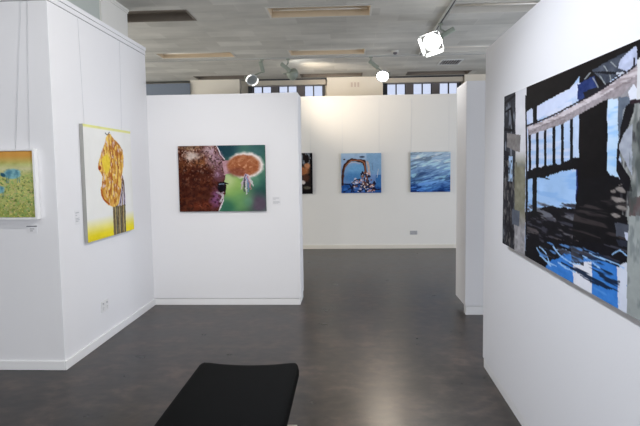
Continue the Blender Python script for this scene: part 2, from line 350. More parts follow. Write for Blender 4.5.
spotlight((-0.97, 9.36, TZ), (-1.01, 9.33, 3.24), (0.7, 0.1, -0.55), (-0.91, 9.46, 3.15), (0.50, 0.85, -0.05), 'grey spotlight seen from behind, second from left on the cross track', r=0.10, power=BP2, headmat=M_body)
spotlight((0.385, 9.36, TZ), (0.43, 9.33, 3.25), (0.75, 0, -0.6), (0.57, 9.28, 3.06), (-0.10, -0.79, -0.60), 'far spotlight with glowing white face over the cream pillar', r=0.10, power=BP3, ang=48)
spotlight((1.165, 7.25, HC - 0.032), (1.245, 7.22, 3.245), (0.78, 0.1, 0.45), (1.045, 7.12, 3.12), (-0.25, -0.85, -0.46), 'nearest and brightest spotlight, with barn doors, on the long track', r=0.11, flaps=True, power=BP4, col=NEUT, ang=100, roll=0.25)

# ------------------------------------------------------------------ painting engine: pictures made of brush marks, stored per vertex on the canvas face
def vnoise(x, y, seed):
    xi = np.floor(x).astype(int); yi = np.floor(y).astype(int); fx = x - xi; fy = y - yi
    fx = fx * fx * (3 - 2 * fx); fy = fy * fy * (3 - 2 * fy)
    def h(a, b):
        n = (a * 374761393 + b * 668265263 + seed * 982451653) & 0x7fffffff
        n = ((n ^ (n >> 13)) * 1274126177) & 0x7fffffff
        return ((n ^ (n >> 16)) & 0xffff) / 65535.0
    return (h(xi, yi) * (1 - fx) + h(xi + 1, yi) * fx) * (1 - fy) + (h(xi, yi + 1) * (1 - fx) + h(xi + 1, yi + 1) * fx) * fy
def fbm(x, y, seed, o=4):
    s = 0; a = 0.5; t = 0
    for k in range(o): s = s + a * vnoise(x * 2 ** k, y * 2 ** k, seed + k); t += a; a *= 0.55
    return s / t
def homog(src, dst):
    A = []; b = []
    for (x, y), (u, v) in zip(src, dst):
        A.append([x, y, 1, 0, 0, 0, -u * x, -u * y]); b.append(u); A.append([0, 0, 0, x, y, 1, -v * x, -v * y]); b.append(v)
    return np.append(np.linalg.solve(np.array(A, float), np.array(b, float)), 1).reshape(3, 3)
class Art:
    """w x h samples; X, Y are the sketch coordinates in which the marks are written, U, V run 0..1 over the canvas"""
    def __init__(s, w, h, corners, seed=1):
        s.w, s.h, s.seed = w, h, seed
        u, v = np.meshgrid(np.linspace(0, 1, w), np.linspace(0, 1, h)); s.U, s.V = u, v
        H = homog([(0, 0), (1, 0), (1, 1), (0, 1)], corners); d = H[2, 0] * u + H[2, 1] * v + 1
        s.X = (H[0, 0] * u + H[0, 1] * v + H[0, 2]) / d; s.Y = (H[1, 0] * u + H[1, 1] * v + H[1, 2]) / d
        s.C = np.ones((h, w, 3)) * 200.0
    def put(s, mask, col, var=0, f=40, a=1.0):
        s.seed += 7; col = np.asarray(col, float)
        if col.ndim == 1: col = col[None, None, :]
        n = (fbm(s.U * f, s.V * f, s.seed) - 0.5) * 2 * var
        m = (mask * a)[..., None]; s.C = s.C * (1 - m) + (col + n[..., None]) * m
    def warp(s, amp, f):
        s.seed += 3
        return s.X + amp * (fbm(s.U * f, s.V * f, s.seed) - 0.5) * 2, s.Y + amp * (fbm(s.U * f, s.V * f, s.seed + 50) - 0.5) * 2
    def inside(s, pts, amp=0, f=30):
        X, Y = s.warp(amp, f) if amp else (s.X, s.Y); r = np.zeros(X.shape, bool); n = len(pts)
        for i in range(n):
            (x0, y0), (x1, y1) = pts[i], pts[(i + 1) % n]
            if y0 == y1: continue
            r ^= ((y0 > Y) != (y1 > Y)) & (X < (x1 - x0) * (Y - y0) / (y1 - y0) + x0)
        return r.astype(float)
    def poly(s, pts, col, amp=0, f=30, var=8, vf=40, a=1.0): s.put(s.inside(pts, amp, f), col, var, vf, a)
    def line(s, pts, width, col, amp=0, f=30, var=8, a=1.0):
        X, Y = s.warp(amp, f) if amp else (s.X, s.Y); d = np.full(X.shape, 1e9)
        ws = width if isinstance(width, (list, tuple)) else [width] * len(pts)
        for (p, q, w0, w1) in zip(pts[:-1], pts[1:], ws[:-1], ws[1:]):
            dx, dy = q[0] - p[0], q[1] - p[1]; t = np.clip(((X - p[0]) * dx + (Y - p[1]) * dy) / (dx * dx + dy * dy + 1e-9), 0, 1)
            d = np.minimum(d, np.hypot(X - p[0] - t * dx, Y - p[1] - t * dy) / (w0 + (w1 - w0) * t) * 2)
        s.put(np.clip((1.15 - d) / 0.3, 0, 1), col, var, 40, a)
    def ell(s, cx, cy, rx, ry, col, amp=0, f=30, var=8, a=1.0, soft=0.15, rot=0):
        X, Y = s.warp(amp, f) if amp else (s.X, s.Y); c, q = math.cos(rot), math.sin(rot)
        d = np.hypot(((X - cx) * c + (Y - cy) * q) / rx, (-(X - cx) * q + (Y - cy) * c) / ry)
        s.put(np.clip((1 + soft - d) / (2 * soft), 0, 1), col, var, 40, a)

M_paint = bpy.data.materials.new('painted_canvas_picture'); M_paint.use_nodes = True
_nt = M_paint.node_tree; _a = _nt.nodes.new('ShaderNodeVertexColor'); _a.layer_name = 'paint'
_nt.links.new(_a.outputs['Color'], _nt.nodes['Principled BSDF'].inputs['Base Color']); _nt.nodes['Principled BSDF'].inputs['Roughness'].default_value = 0.6
_nt.nodes['Principled BSDF'].inputs['Specular IOR Level'].default_value = 0.04

def picture(parent, art, P00, P10, P01, edge_mat, depth, inward):
    """art on the quad from top-left P00 to top-right P10 and bottom-left P01; canvas body behind it"""
    P00, P10, P01 = Vector(P00), Vector(P10), Vector(P01); off = BASE[parent.name]; w, h = art.w, art.h
    ex, ey = P10 - P00, P01 - P00; inward = Vector(inward)
    u = art.U.ravel()[:, None]; v = art.V.ravel()[:, None]
    co = np.array(P00 - off)[None] + u * np.array(ex)[None] + v * np.array(ey)[None]
    idx = np.arange(w * h).reshape(h, w)
    q = np.stack([idx[:-1, :-1], idx[1:, :-1], idx[1:, 1:], idx[:-1, 1:]], -1).reshape(-1, 4)
    me = bpy.data.meshes.new('painted_surface'); me.from_pydata(co.tolist(), [], q.tolist())
    ca = me.color_attributes.new('paint', 'FLOAT_COLOR', 'POINT'); rgba = np.ones((w * h, 4), np.float32); rgba[:, :3] = lin(np.clip(art.C, 3, 250)).reshape(-1, 3)
    ca.data.foreach_set('color', rgba.ravel()); me.materials.append(M_paint)
    o = bpy.data.objects.new('painted_surface', me); C.objects.link(o); o.parent = parent; BASE[o.name] = off
    c = P00 + ex / 2 + ey / 2 + inward.normalized() * (depth / 2 + 0.0008); bm = bmesh.new()
    obox(bm, c, ex, ey, inward, ex.length, ey.length, depth); finish('canvas', bm, edge_mat, parent)
M_wire = mat('clear_hanging_wire', (208, 210, 214), 0.5)
def wires(parent, pairs):
    for a, b in pairs:
        bm = bmesh.new(); tube(bm, [a, b], 0.0013, 6); finish('hanging_wire', bm, M_wire, parent, smooth=True)
M_cedge = mat('pale_canvas_edge', (160, 160, 156), 0.8)
M_dedge = mat('dark_painted_canvas_edge', (46, 44, 48), 0.7)
M_bedge = mat('blue_grey_canvas_edge', (110, 130, 150), 0.7)

# ---- large pier painting on the right wall
CB = [(504.33, 96.66), (651.33, 34.35), (641.7, 322.11), (502.44, 243.01)]
A = Art(420, 240, CB, 11)
U, V, X, Y = A.U, A.V, A.X, A.Y
one = np.ones_like(U)
# pale water and sky
sky = np.stack([176 + 30 * (1 - V) + 0 * U, 196 + 14 * (1 - V) + 0 * U, 226 + 4 * V], -1)
A.put(one, sky, 12, 14)
for k in range(3): A.put(np.clip((fbm(U * 5, V * 34, 60 + k) - 0.55) * 8, 0, 1), [(206, 216, 236), (150, 186, 226), (140, 178, 222)][k], 4, 20, 0.5)
A.poly([(526, 176), (582, 166), (582, 214), (526, 218)], (158, 192, 232), 0, 1, 12, 12)
A.put(A.inside([(526, 178), (582, 170), (582, 214), (526, 218)]) * np.clip((fbm(U * 6, V * 40, 77) - 0.52) * 8, 0, 1), (128, 172, 224), 4, 20, 0.6)
A.put(A.inside([(608, 96), (619, 92), (619, 182), (607, 182)]), np.stack([196 - 40 * V, 210 - 10 * V, 228 + 6 * V], -1), 14, 12)
A.put(A.inside([(608, 110), (619, 105), (619, 182), (607, 182)]) * np.clip((fbm(U * 6, V * 30, 177) - 0.5) * 8, 0, 1), (140, 186, 232), 6, 20, 0.7)
A.poly([(572, 100), (580, 98), (580, 170), (572, 172)], (182, 200, 226), 0, 1, 10)
# lower dark water
A.poly([(526, 213), (545, 206), (575, 210), (600, 208), (640, 200), (660, 200), (660, 340), (500, 300), (500, 250), (526, 250)], (20, 19, 24), 3, 16, 6)
rip = fbm(U * 7 + 1.5 * fbm(U * 3, V * 6, 5), V * 46, 91, 3)
A.put(A.inside([(527, 212), (620, 200), (636, 200), (636, 245), (560, 240), (527, 232)]) * np.clip((rip - 0.57) * 14, 0, 1), (84, 78, 80), 10, 20, 0.9)
A.put(A.inside([(527, 200), (585, 204), (600, 240), (560, 236), (527, 222)]) * np.clip((rip - 0.60) * 14, 0, 1), (112, 116, 126), 10, 20, 0.8)
# bright blue foot of the picture
A.poly([(548, 262), (566, 252), (592, 255), (618, 266), (628, 272), (632, 330), (540, 276)], (58, 124, 204), 2.5, 24, 14)
A.poly([(573, 262), (592, 262), (592, 310), (575, 310)], (222, 224, 232), 1.2, 20, 6)
A.poly([(571, 246), (583, 249), (584, 266), (571, 262)], (58, 60, 68), 1.5, 24, 10)
A.poly([(617, 266), (627, 262), (627, 325), (619, 325)], (206, 212, 226), 0.8, 20, 6)
A.put(A.inside([(590, 250), (620, 262), (620, 292), (592, 284), (560, 262)], 2, 20) * np.clip((fbm(U * 7, V * 52, 95, 3) - 0.53) * 14, 0, 1), (24, 38, 62), 8, 20, 0.95)
A.put(A.inside([(592, 272), (620, 280), (620, 305), (592, 300)], 2, 20) * np.clip((fbm(U * 6, V * 40, 99, 3) - 0.56) * 12, 0, 1), (104, 160, 222), 6, 20, 0.7)
for P in ([(537, 248), (543, 258), (551, 266), (545, 252), (540, 247)], [(553, 247), (560, 255), (570, 262), (580, 265)], [(556, 250), (563, 249), (570, 252)], [(583, 256), (592, 262), (600, 268)], [(584, 252), (596, 256), (612, 262), (624, 268)], [(540, 256), (548, 262), (556, 266)], [(612, 254), (620, 250), (627, 256)], [(558, 262), (566, 268), (575, 272)]):
    A.line(P, [1.3] * len(P), (150, 190, 232), 1.0, 30, 8)
# pontoon edge: dark ragged band with its reflection
A.poly([(526, 171), (536, 168), (548, 165), (560, 163), (574, 157), (582, 158), (582, 170), (570, 169), (560, 173), (552, 174), (545, 178), (538, 176), (526, 178)], (18, 17, 20), 2.5, 34, 4)
A.line([(528, 178), (536, 176), (549, 179)], [3, 2.4, 0.8], (18, 17, 20), 1, 40)
A.line([(540, 209), (552, 208), (566, 212), (582, 214)], [1, 4, 3, 5], (22, 20, 24), 1.5, 30)
A.line([(562, 203), (572, 206), (584, 206)], [1, 3, 4], (22, 20, 24), 1.2, 30)
# balusters and post reflections
A.put(A.inside([(527, 205), (600, 200), (628, 205), (628, 262), (575, 262), (545, 256), (527, 240)]) * np.clip((fbm(U * 12 + 2 * fbm(U * 4, V * 5, 6), V * 60, 97, 3) - 0.6) * 12, 0, 1), (66, 66, 76), 12, 20, 0.85)
A.put(A.inside([(534, 240), (560, 244), (600, 250), (600, 262), (560, 262), (540, 256)]) * np.clip((fbm(U * 10 + 2 * fbm(U * 4, V * 5, 16), V * 50, 98, 3) - 0.58) * 12, 0, 1), (92, 142, 206), 12, 20, 0.85)
for x0, x1, yt, yb in ((528.6, 531, 128, 172), (536, 538.8, 126, 172), (544, 546.4, 122, 168), (552.4, 555.4, 118, 166), (561, 563.8, 112, 164), (570, 573, 106, 162)):
    A.poly([(x0, yt), (x1, yt - 1.4), (x1, yb), (x0, yb + 1)], (17, 17, 22), 0.4, 30, 4)
A.poly([(532.4, 174), (537, 174), (537, 216), (532.4, 217)], (18, 18, 22), 0.5, 24, 4)
A.poly([(526, 172), (528, 172), (527.5, 220), (526, 220)], (28, 32, 46), 0.5, 24, 4)
A.poly([(533, 98), (537.4, 97), (537.4, 124), (533, 126)], (20, 19, 23), 0.3, 24, 3)
# massive dark pile
A.poly([(577.5, 84), (581, 84), (581, 98), (577, 100)], (34, 48, 112), 0.6, 20, 14)
A.poly([(576, 170), (581, 168), (581, 200), (576, 200)], (30, 44, 104), 1.0, 20, 14)
A.poly([(580, 70), (608, 60), (607, 170), (612, 178), (611, 215), (600, 232), (577, 225), (578, 190), (577, 165), (579, 158), (578.6, 96)], (17, 15, 17), 0.8, 24, 4)
A.poly([(578, 180), (612, 175), (640, 190), (640, 250), (572, 240)], (19, 18, 21), 1.5, 24, 4)
A.put(A.inside([(576, 205), (628, 196), (628, 240), (570, 236)]) * np.clip((rip - 0.58) * 14, 0, 1), (62, 56, 56), 8, 20, 0.8)
# upper beam and timber clutter
A.poly([(526, 80), (640, 38), (700, 10), (700, 60), (640, 62), (612, 80), (600, 88), (590, 84), (583, 72), (570, 88.5), (548, 100), (526, 113)], (21, 19, 20), 0.5, 20, 5)
A.poly([(526, 113), (582, 82), (576, 96), (530, 124)], (198, 208, 232), 0.4, 20, 6)
A.poly([(532.8, 104), (537, 101), (537, 123), (533, 125.5)], (20, 19, 23), 0.3, 24, 3)
A.poly([(526.5, 112), (532, 108), (532, 112), (528, 124)], (196, 206, 228), 0.3, 24, 3)
A.poly([(577, 85), (594, 76), (600, 92), (579, 102)], (38, 54, 104), 1.0, 20, 22)
A.poly([(592, 70), (622, 54), (632, 50), (636, 66), (622, 72), (606, 84)], (66, 72, 84), 1.2, 22, 24)
A.poly([(620, 60), (634, 47), (637, 47), (637, 70), (628, 72), (618, 68)], (176, 184, 208), 0.8, 22, 24)
A.line([(634, 58), (634, 66), (630, 71)], 1.8, (20, 22, 34), 0.3)
A.poly([(583, 92), (616, 80), (618, 84), (586, 100)], (28, 28, 34), 0.6, 20, 6)
for P in ([(593, 78), (598, 87)], [(600, 76), (605, 84)], [(609, 72), (611, 80)], [(604, 66), (608, 72)], [(611, 62), (616, 67)], [(585, 79), (590, 73)]): A.line(P, 1.2, (138, 144, 146), 0.3)
A.line([(594, 72), (608, 73), (618, 73)], [1, 3, 2], (22, 24, 30), 0.4)
A.line([(617, 73.5), (623, 73)], 2, (190, 196, 206), 0.2)
# hand rail: dark cap line, pale top, brown grey face
rt_ = [(527, 127), (545, 120), (560, 113), (575, 105), (590, 97), (602, 90), (618, 79), (632, 70), (665, 42)]
rb_ = [(665, 74), (640, 86), (622, 95), (608, 99), (590, 108), (575, 117), (560, 125), (545, 130), (529, 135)]
A.line([(x, y - 1.2) for x, y in rt_], 1.6, (34, 28, 36), 0.3)
A.poly(rt_ + rb_, (150, 142, 146), 0.5, 30, 26, 70)
A.poly([(x, y + 0.2) for x, y in rt_] + [(665, 58), (632, 78), (618, 86), (602, 96), (590, 102), (575, 110), (560, 118), (545, 124), (529, 130)], (196, 188, 192), 0.6, 40, 16, 60)
A.put(A.inside(rt_ + rb_) * np.clip((fbm(U * 14 + V * 8, V * 70, 41, 3) - 0.55) * 9, 0, 1), (104, 92, 92), 6, 20, 0.45)
# right hand timbers
A.poly([(608, 99), (622, 95), (632, 84), (634, 100), (630, 118), (620, 120), (618, 99)], (138, 136, 140), 0.8, 22, 24)
A.poly([(618, 97), (634, 96), (634, 104), (626, 112), (622, 130), (618, 140)], (92, 102, 116), 0.8, 22, 20)
A.poly([(634, 96), (700, 60), (700, 240), (630, 240), (626, 215), (630, 200), (624, 172), (618, 150), (624, 128), (632, 112)], (122, 126, 124), 1.2, 16, 30, 14)
A.put(A.inside([(622, 110), (700, 60), (700, 240), (622, 215)]) * np.clip((fbm(U * 44, V * 12, 144, 3) - 0.5) * 7, 0, 1), (168, 170, 168), 20, 30, 0.7)
A.put(A.inside([(620, 110), (640, 90), (640, 215), (620, 200)]) * np.clip((fbm(U * 50, V * 18, 154, 3) - 0.58) * 9, 0, 1), (52, 52, 56), 10, 30, 0.8)
A.poly([(626, 106), (634, 100), (634, 112), (628, 128), (621, 142), (619, 160), (630, 178), (632, 192), (624, 190), (616, 170), (617, 146), (621, 126)], (22, 21, 25), 1.0, 24, 5)
A.poly([(619, 145), (626, 130), (632, 124), (632, 176), (624, 160), (619, 150)], (152, 158, 170), 1.2, 24, 22)
A.poly([(628, 92), (634, 84), (638, 90), (638, 102), (630, 101)], (212, 216, 226), 0.6, 20, 8)
A.poly([(637, 60), (700, 10), (700, 112), (637, 100)], (206, 208, 210), 0.4, 20, 8)
A.poly([(630, 100), (700, 94), (700, 100), (630, 104)], (44, 32, 38), 0.4, 20, 8)
for cx, cy, rx, ry in ((617, 182, 6, 2.6), (621, 190, 5, 2.4), (618, 199, 7, 2.4), (622, 208, 6, 2.2), (613, 191, 3, 1.6), (616, 215, 5, 1.6)):
    A.ell(cx, cy, rx, ry, (128, 122, 118), 1.6, 26, 22, 1, 0.2, 0.25)
A.poly([(608, 178), (618, 176), (624, 183), (616, 186), (607, 182)], (19, 18, 22), 1, 20, 4)
for y0, y1, x0, c in ((223, 236, 614, (74, 78, 88)), (240, 246, 616, (44, 48, 60)), (232, 240, 624, (190, 196, 214))):
    A.poly([(x0, y0), (631, y0 + 2), (629, y1 + 2), (x0 + 2, y1)], c, 1.6, 20, 12)
A.poly([(629, 198), (700, 190), (700, 228), (629, 218)], (92, 80, 80), 0.8, 20, 14)
A.poly([(629, 216), (700, 214), (700, 360), (627, 325), (627, 262)], (150, 156, 154), 0.8, 14, 10)
A.put(A.inside([(629, 150), (700, 140), (700, 360), (627, 325)]) * np.clip((fbm(U * 60, V * 16, 43, 3) - 0.58) * 7, 0, 1), (104, 112, 114), 10, 20, 0.6)
A.put(A.inside([(630, 104), (700, 100), (700, 215), (629, 215)]) * np.clip((fbm(U * 40, V * 9, 47, 3) - 0.52) * 7, 0, 1), (74, 80, 78), 14, 20, 0.7)
# left strip: dark timbers, bracket, pale post
A.poly([(490, 80), (517, 80), (517, 265), (490, 255)], (48, 50, 56), 0, 20, 16)
A.put(A.inside([(490, 80), (517, 80), (517, 265), (490, 255)]) * np.clip((fbm(U * 40, V * 12, 24, 3) - 0.52) * 7, 0, 1), (128, 134, 144), 14, 30, 0.85)
A.line([(504, 104), (510, 99), (516, 94)], 2.4, (22, 22, 26), 0.5)
A.line([(506, 112), (511, 108), (513, 122), (513, 130)], 1.8, (18, 18, 22), 0.4)
A.poly([(504, 128), (513, 129), (514, 132), (504, 131)], (18, 18, 22), 0.3)
A.poly([(504, 150), (509, 152), (508, 178), (504, 178)], (24, 26, 32), 0.5, 20, 8)
A.poly([(509, 156), (513, 156), (512, 184), (508, 184)], (164, 190, 220), 0.6, 20, 12)
A.poly([(504, 180), (514, 182), (515, 250), (504, 246)], (40, 40, 46), 2, 20, 30, 26)
A.put(A.inside([(503, 160), (516, 160), (516, 255), (503, 250)]) * np.clip((fbm(U * 70, V * 22, 124, 3) - 0.52) * 8, 0, 1), (112, 108, 106), 24, 40, 0.8)
A.put(A.inside([(503, 160), (516, 160), (516, 255), (503, 250)]) * np.clip((fbm(U * 60, V * 16, 134, 3) - 0.6) * 9, 0, 1), (18, 18, 22), 4, 40, 0.9)
A.poly([(515.5, 80), (526.4, 80), (526.4, 165), (515.5, 162)], (212, 212, 216), 0.3, 20, 10, 12)
g1 = np.clip((Y - 150) / 18, 0, 1); m_ = A.inside([(515, 140), (525.6, 140), (524.5, 300), (514, 300)], 0.5, 20)
A.put(m_ * g1, (126, 124, 106), 26, 22)
A.put(m_ * np.clip((Y - 212) / 16, 0, 1), (152, 150, 152), 40, 34)
A.poly([(512, 209), (520, 211), (519, 226), (512, 224)], (86, 92, 104), 0.5, 24, 12)
A.poly([(507, 133), (520.5, 135), (520, 152), (517, 151.5), (507, 147)], (126, 122, 120), 0.5, 30, 22)
A.line([(525.8, 96), (526.6, 150), (526, 250)], 1.4, (22, 22, 26), 0.3)

rt = root('pier_painting', (1.04, 2.85, 1.07), 'very large unframed painting of a dark timber pier and water on right wall', 'painting')
picture(rt, A, (1.001, 3.70, 2.035), (0.977, 1.9, 2.012), (1.001, 3.70, 1.092), M_dedge, 0.042, (1, 0, 0))

# ---- brown cow's eye on the middle partition
k = 4.733; q = lambda pts: [(165 + x / k, 130 + y / k) for x, y in pts]
A = Art(260, 196, [(178.5, 146), (265.6, 144.6), (267, 211), (181, 212.6)], 23); U, V, X, Y = A.U, A.V, A.X, A.Y; one = np.ones_like(U)
A.put(one, (74, 116, 96), 34, 5)
def soft(x, y, r): return np.exp(-(((X - 165 - 0) * k - x) ** 2 + ((Y - 130) * k - y) ** 2) / (r * r))
for x, y, r, c, a in ((300, 90, 60, (30, 62, 74), .9), (440, 90, 50, (52, 90, 92), .8), (330, 270, 70, (146, 178, 96), .95), (300, 240, 34, (190, 204, 150), .8), (360, 340, 50, (104, 152, 90), .8), (460, 270, 50, (28, 70, 66), .8), (300, 370, 40, (44, 98, 80), .7), (450, 350, 46, (92, 70, 92), .85), (400, 340, 24, (96, 150, 120), .6), (250, 80, 30, (24, 54, 70), .8), (430, 240, 30, (120, 170, 140), .5)):
    A.put(np.clip(soft(x, y, r) * 1.3, 0, 1), c, 14, 9, a)
face = [(50, 60), (240, 60), (252, 84), (262, 112), (280, 135), (296, 160), (292, 200), (288, 250), (296, 262), (292, 300), (276, 340), (264, 372), (256, 400), (50, 400)]
A.line(q([(240, 66), (256, 88), (268, 116), (286, 138)]), 1.0, (226, 220, 226), 0.5, 24, 10)
A.line(q([(288, 296), (278, 338), (258, 388)]), 1.6, (222, 216, 222), 0.6, 24, 14)
A.poly(q(face), (66, 30, 20), 0.5, 30, 16, 14)
hair = fbm(U * 34 + V * 6, V * 20, 71, 3); inn = A.inside(q(face))
A.put(inn * np.clip((hair - 0.5) * 4, 0, 1) * np.clip(1 - (Y - 146) / 26, 0, 1), (176, 138, 112), 26, 40, 0.85)
A.put(inn * np.clip((hair - 0.5) * 6, 0, 1), (104, 54, 34), 16, 40, 0.5)
A.put(inn * np.clip(1 - np.hypot((X - 184) / 10, (Y - 166) / 10), 0, 1), (112, 66, 38), 18, 30, 0.8)
for cx, cy, rx, ry, c in ((132, 124, 36, 22, (224, 212, 204)), (170, 155, 34, 16, (150, 100, 66)), (214, 92, 36, 20, (196, 172, 178)), (228, 130, 26, 40, (182, 152, 168)), (262, 150, 20, 34, (164, 134, 152)), (252, 190, 18, 30, (148, 116, 130)), (262, 216, 20, 24, (150, 120, 150)), (120, 84, 44, 9, (148, 124, 96)), (250, 320, 22, 40, (140, 92, 140)), (240, 350, 20, 24, (118, 72, 110)), (180, 360, 50, 18, (112, 52, 34))):
    A.ell(165 + cx / k, 130 + cy / k, rx / k, ry / k, c, 2.4, 22, 34, 0.8, 0.5)
A.put(inn * np.clip((fbm(U * 30, V * 18, 33, 3) - 0.52) * 6, 0, 1) * np.clip((X - 204) / 10, 0, 1), (84, 44, 48), 20, 40, 0.6)
A.ell(165 + 274 / k, 130 + 272 / k, 20 / k, 24 / k, (16, 14, 22), 0.6, 30, 4, 1, 0.2)
A.line(q([(262, 300), (280, 310), (270, 340)]), 2.2, (190, 180, 188), 0.8, 30, 20)
A.line(q([(270, 250), (290, 252), (306, 256)]), [2, 1.6, 0.6], (18, 14, 20), 0.3)
A.put(inn * np.clip((fbm(U * 46, V * 34, 39, 3) - 0.56) * 8, 0, 1), (34, 14, 12), 8, 40, 0.6)
A.put(inn * np.clip((fbm(U * 60, V * 40, 49, 2) - 0.66) * 9, 0, 1) * np.clip(1 - (V - 0.1) / 0.6, 0, 1), (204, 176, 160), 20, 40, 0.7)
A.ell(165 + 262 / k, 130 + 232 / k, 22 / k, 14 / k, (92, 54, 62), 1.2, 24, 20, 0.8, 0.5)
A.line(q([(262, 258), (284, 256)]), 0.8, (120, 140, 164), 0.3)
A.line(q([(252, 296), (266, 304), (284, 296)]), 1.4, (150, 130, 142), 0.6, 30, 16)
A.ell(165 + 386 / k, 130 + 166 / k, 86 / k, 62 / k, (226, 216, 212), 1.2, 24, 14, 1, 0.08)
A.poly(q([(276, 150), (310, 140), (330, 170), (320, 200), (286, 215)]), (176, 136, 146), 1.2, 24, 26)
A.ell(165 + 376 / k, 130 + 168 / k, 76 / k, 52 / k, (156, 94, 62), 1.2, 24, 22, 1, 0.1)
A.put(np.clip(1.15 - np.hypot((X - 165 - 376 / k) / (76 / k), (Y - 130 - 168 / k) / (52 / k)), 0, 1) * np.clip((fbm(U * 40, V * 30, 37, 3) - 0.53) * 9, 0, 1), (206, 150, 116), 14, 30, 0.8)
A.ell(165 + 350 / k, 130 + 200 / k, 40 / k, 20 / k, (112, 58, 48), 1.2, 24, 22, 0.6, 0.4)
for i, (x, c) in enumerate(((372, (192, 168, 190)), (382, (60, 52, 74)), (390, (214, 204, 216)), (398, (110, 130, 180)), (406, (196, 130, 140)), (416, (210, 200, 206)))):
    A.line(q([(386 + i * 2, 212), (x, 250), (x + (i - 2) * 2, 304 - abs(i - 2) * 12)]), [1.8, 2.2, 1.0], c, 1.2, 40, 30, 0.8)
rt = root('cow_painting', (-1.45, 6.45, 1.1), "unframed close-up painting of a brown cow's eye and ear on green", 'painting')
picture(rt, A, (-1.955, 6.415, 1.865), (-0.948, 6.415, 1.865), (-1.955, 6.415, 1.108), M_dedge, 0.034, (0, 1, 0))

# ---- golden head on a post, on the left block's side face
A = Art(190, 180, [(82.96, 123.5), (131.35, 131.44), (135.27, 229.18), (88.56, 242.81)], 31); U, V, X, Y = A.U, A.V, A.X, A.Y; one = np.ones_like(U)
A.put(one, (232, 232, 228), 5, 6)
A.put(np.clip((0.028 - V) / 0.01, 0, 1), (226, 226, 150), 6, 10)
A.put(np.clip((V - 0.80) / 0.16, 0, 1) ** 1.2, (236, 218, 44), 12, 8)
A.put(np.clip((V - 0.90) / 0.1, 0, 1) * np.clip((fbm(U * 3, V * 30, 8) - 0.5) * 8, 0, 1), (210, 190, 60), 8, 8, 0.5)
fig = [(106.5, 138), (108.5, 134), (111, 134), (114, 138), (118, 142), (121, 146), (123.4, 150), (124.6, 157), (124.4, 165), (123, 175), (122, 186), (121.5, 193), (119.6, 204), (117, 206), (113.6, 207), (109, 205), (105, 201), (102, 196), (101.2, 190), (102.6, 182), (103.2, 177), (101.6, 173), (99.6, 170.5), (98.4, 166.5), (99.4, 161), (101.6, 154), (103, 149), (105.4, 144)]
post = [(113.4, 200), (120, 200), (126.4, 202), (127, 236), (114.8, 238)]
A.poly(post, (128, 116, 88), 0.4, 30, 34, 30)
for i in range(9): A.line([(114.6 + i * 1.4, 204), (115.4 + i * 1.35, 220), (116 + i * 1.3, 236)], 0.7, ((84, 62, 40), (172, 156, 104), (70, 74, 72))[i % 3], 0.5, 30, 14)
A.poly([(121, 172), (124, 176), (125.6, 186), (126.6, 204), (119, 206), (116, 203), (120, 194)], (196, 190, 204), 0.6, 30, 20)
for i in range(5): A.line([(122 + i * 0.6, 172 + i * 2), (121 + i * 1.1, 190), (116.5 + i * 2.2, 205)], 0.7, ((70, 50, 60), (140, 110, 60))[i % 2], 0.4, 30, 10)
A.poly(fig, (204, 150, 66), 0.5, 40, 30, 30)
inn = A.inside(fig, 0.3, 30)
A.put(inn * np.clip((fbm(U * 30, V * 16, 61, 3) - 0.5) * 9, 0, 1), (236, 204, 112), 18, 40, 0.9)
A.put(inn * np.clip((fbm(U * 34, V * 22, 67, 3) - 0.55) * 10, 0, 1), (160, 92, 40), 18, 40, 0.8)
A.put(inn * np.clip((fbm(U * 40, V * 30, 73, 3) - 0.62) * 12, 0, 1), (214, 196, 204), 10, 40, 0.8)
A.poly([(104, 156), (108, 154), (111, 160), (110.4, 170), (107, 174), (103.6, 168), (102.2, 160)], (226, 198, 66), 0.6, 30, 16)
A.line([(111, 150), (113, 165), (112.6, 180), (110, 196)], 0.9, (168, 88, 30), 0.6, 30)
A.line([(118, 150), (119, 170), (117, 190)], 0.9, (158, 84, 34), 0.6, 30)
A.ell(100.4, 168, 1.4, 2.4, (150, 60, 24), 0.5, 30)
A.line([(102, 190), (104, 199), (110, 204)], 1.3, (172, 82, 24), 0.5, 30)
A.line([(106, 133), (108, 135), (110, 132.4)], 0.8, (70, 72, 80), 0.3)
rt = root('golden_figure_painting', (-2.29, 5.27, 0.975), 'unframed white canvas with a golden brown head on a wooden post above yellow', 'painting')
picture(rt, A, (-2.258, 4.735, 2.0), (-2.267, 5.81, 2.0), (-2.258, 4.735, 0.975), M_cedge, 0.032, (-1, 0, 0))
wires(rt, [((-2.289, 4.80, 2.905), (-2.289, 4.83, 1.99)), ((-2.297, 5.70, 2.905), (-2.297, 5.66, 1.99))])

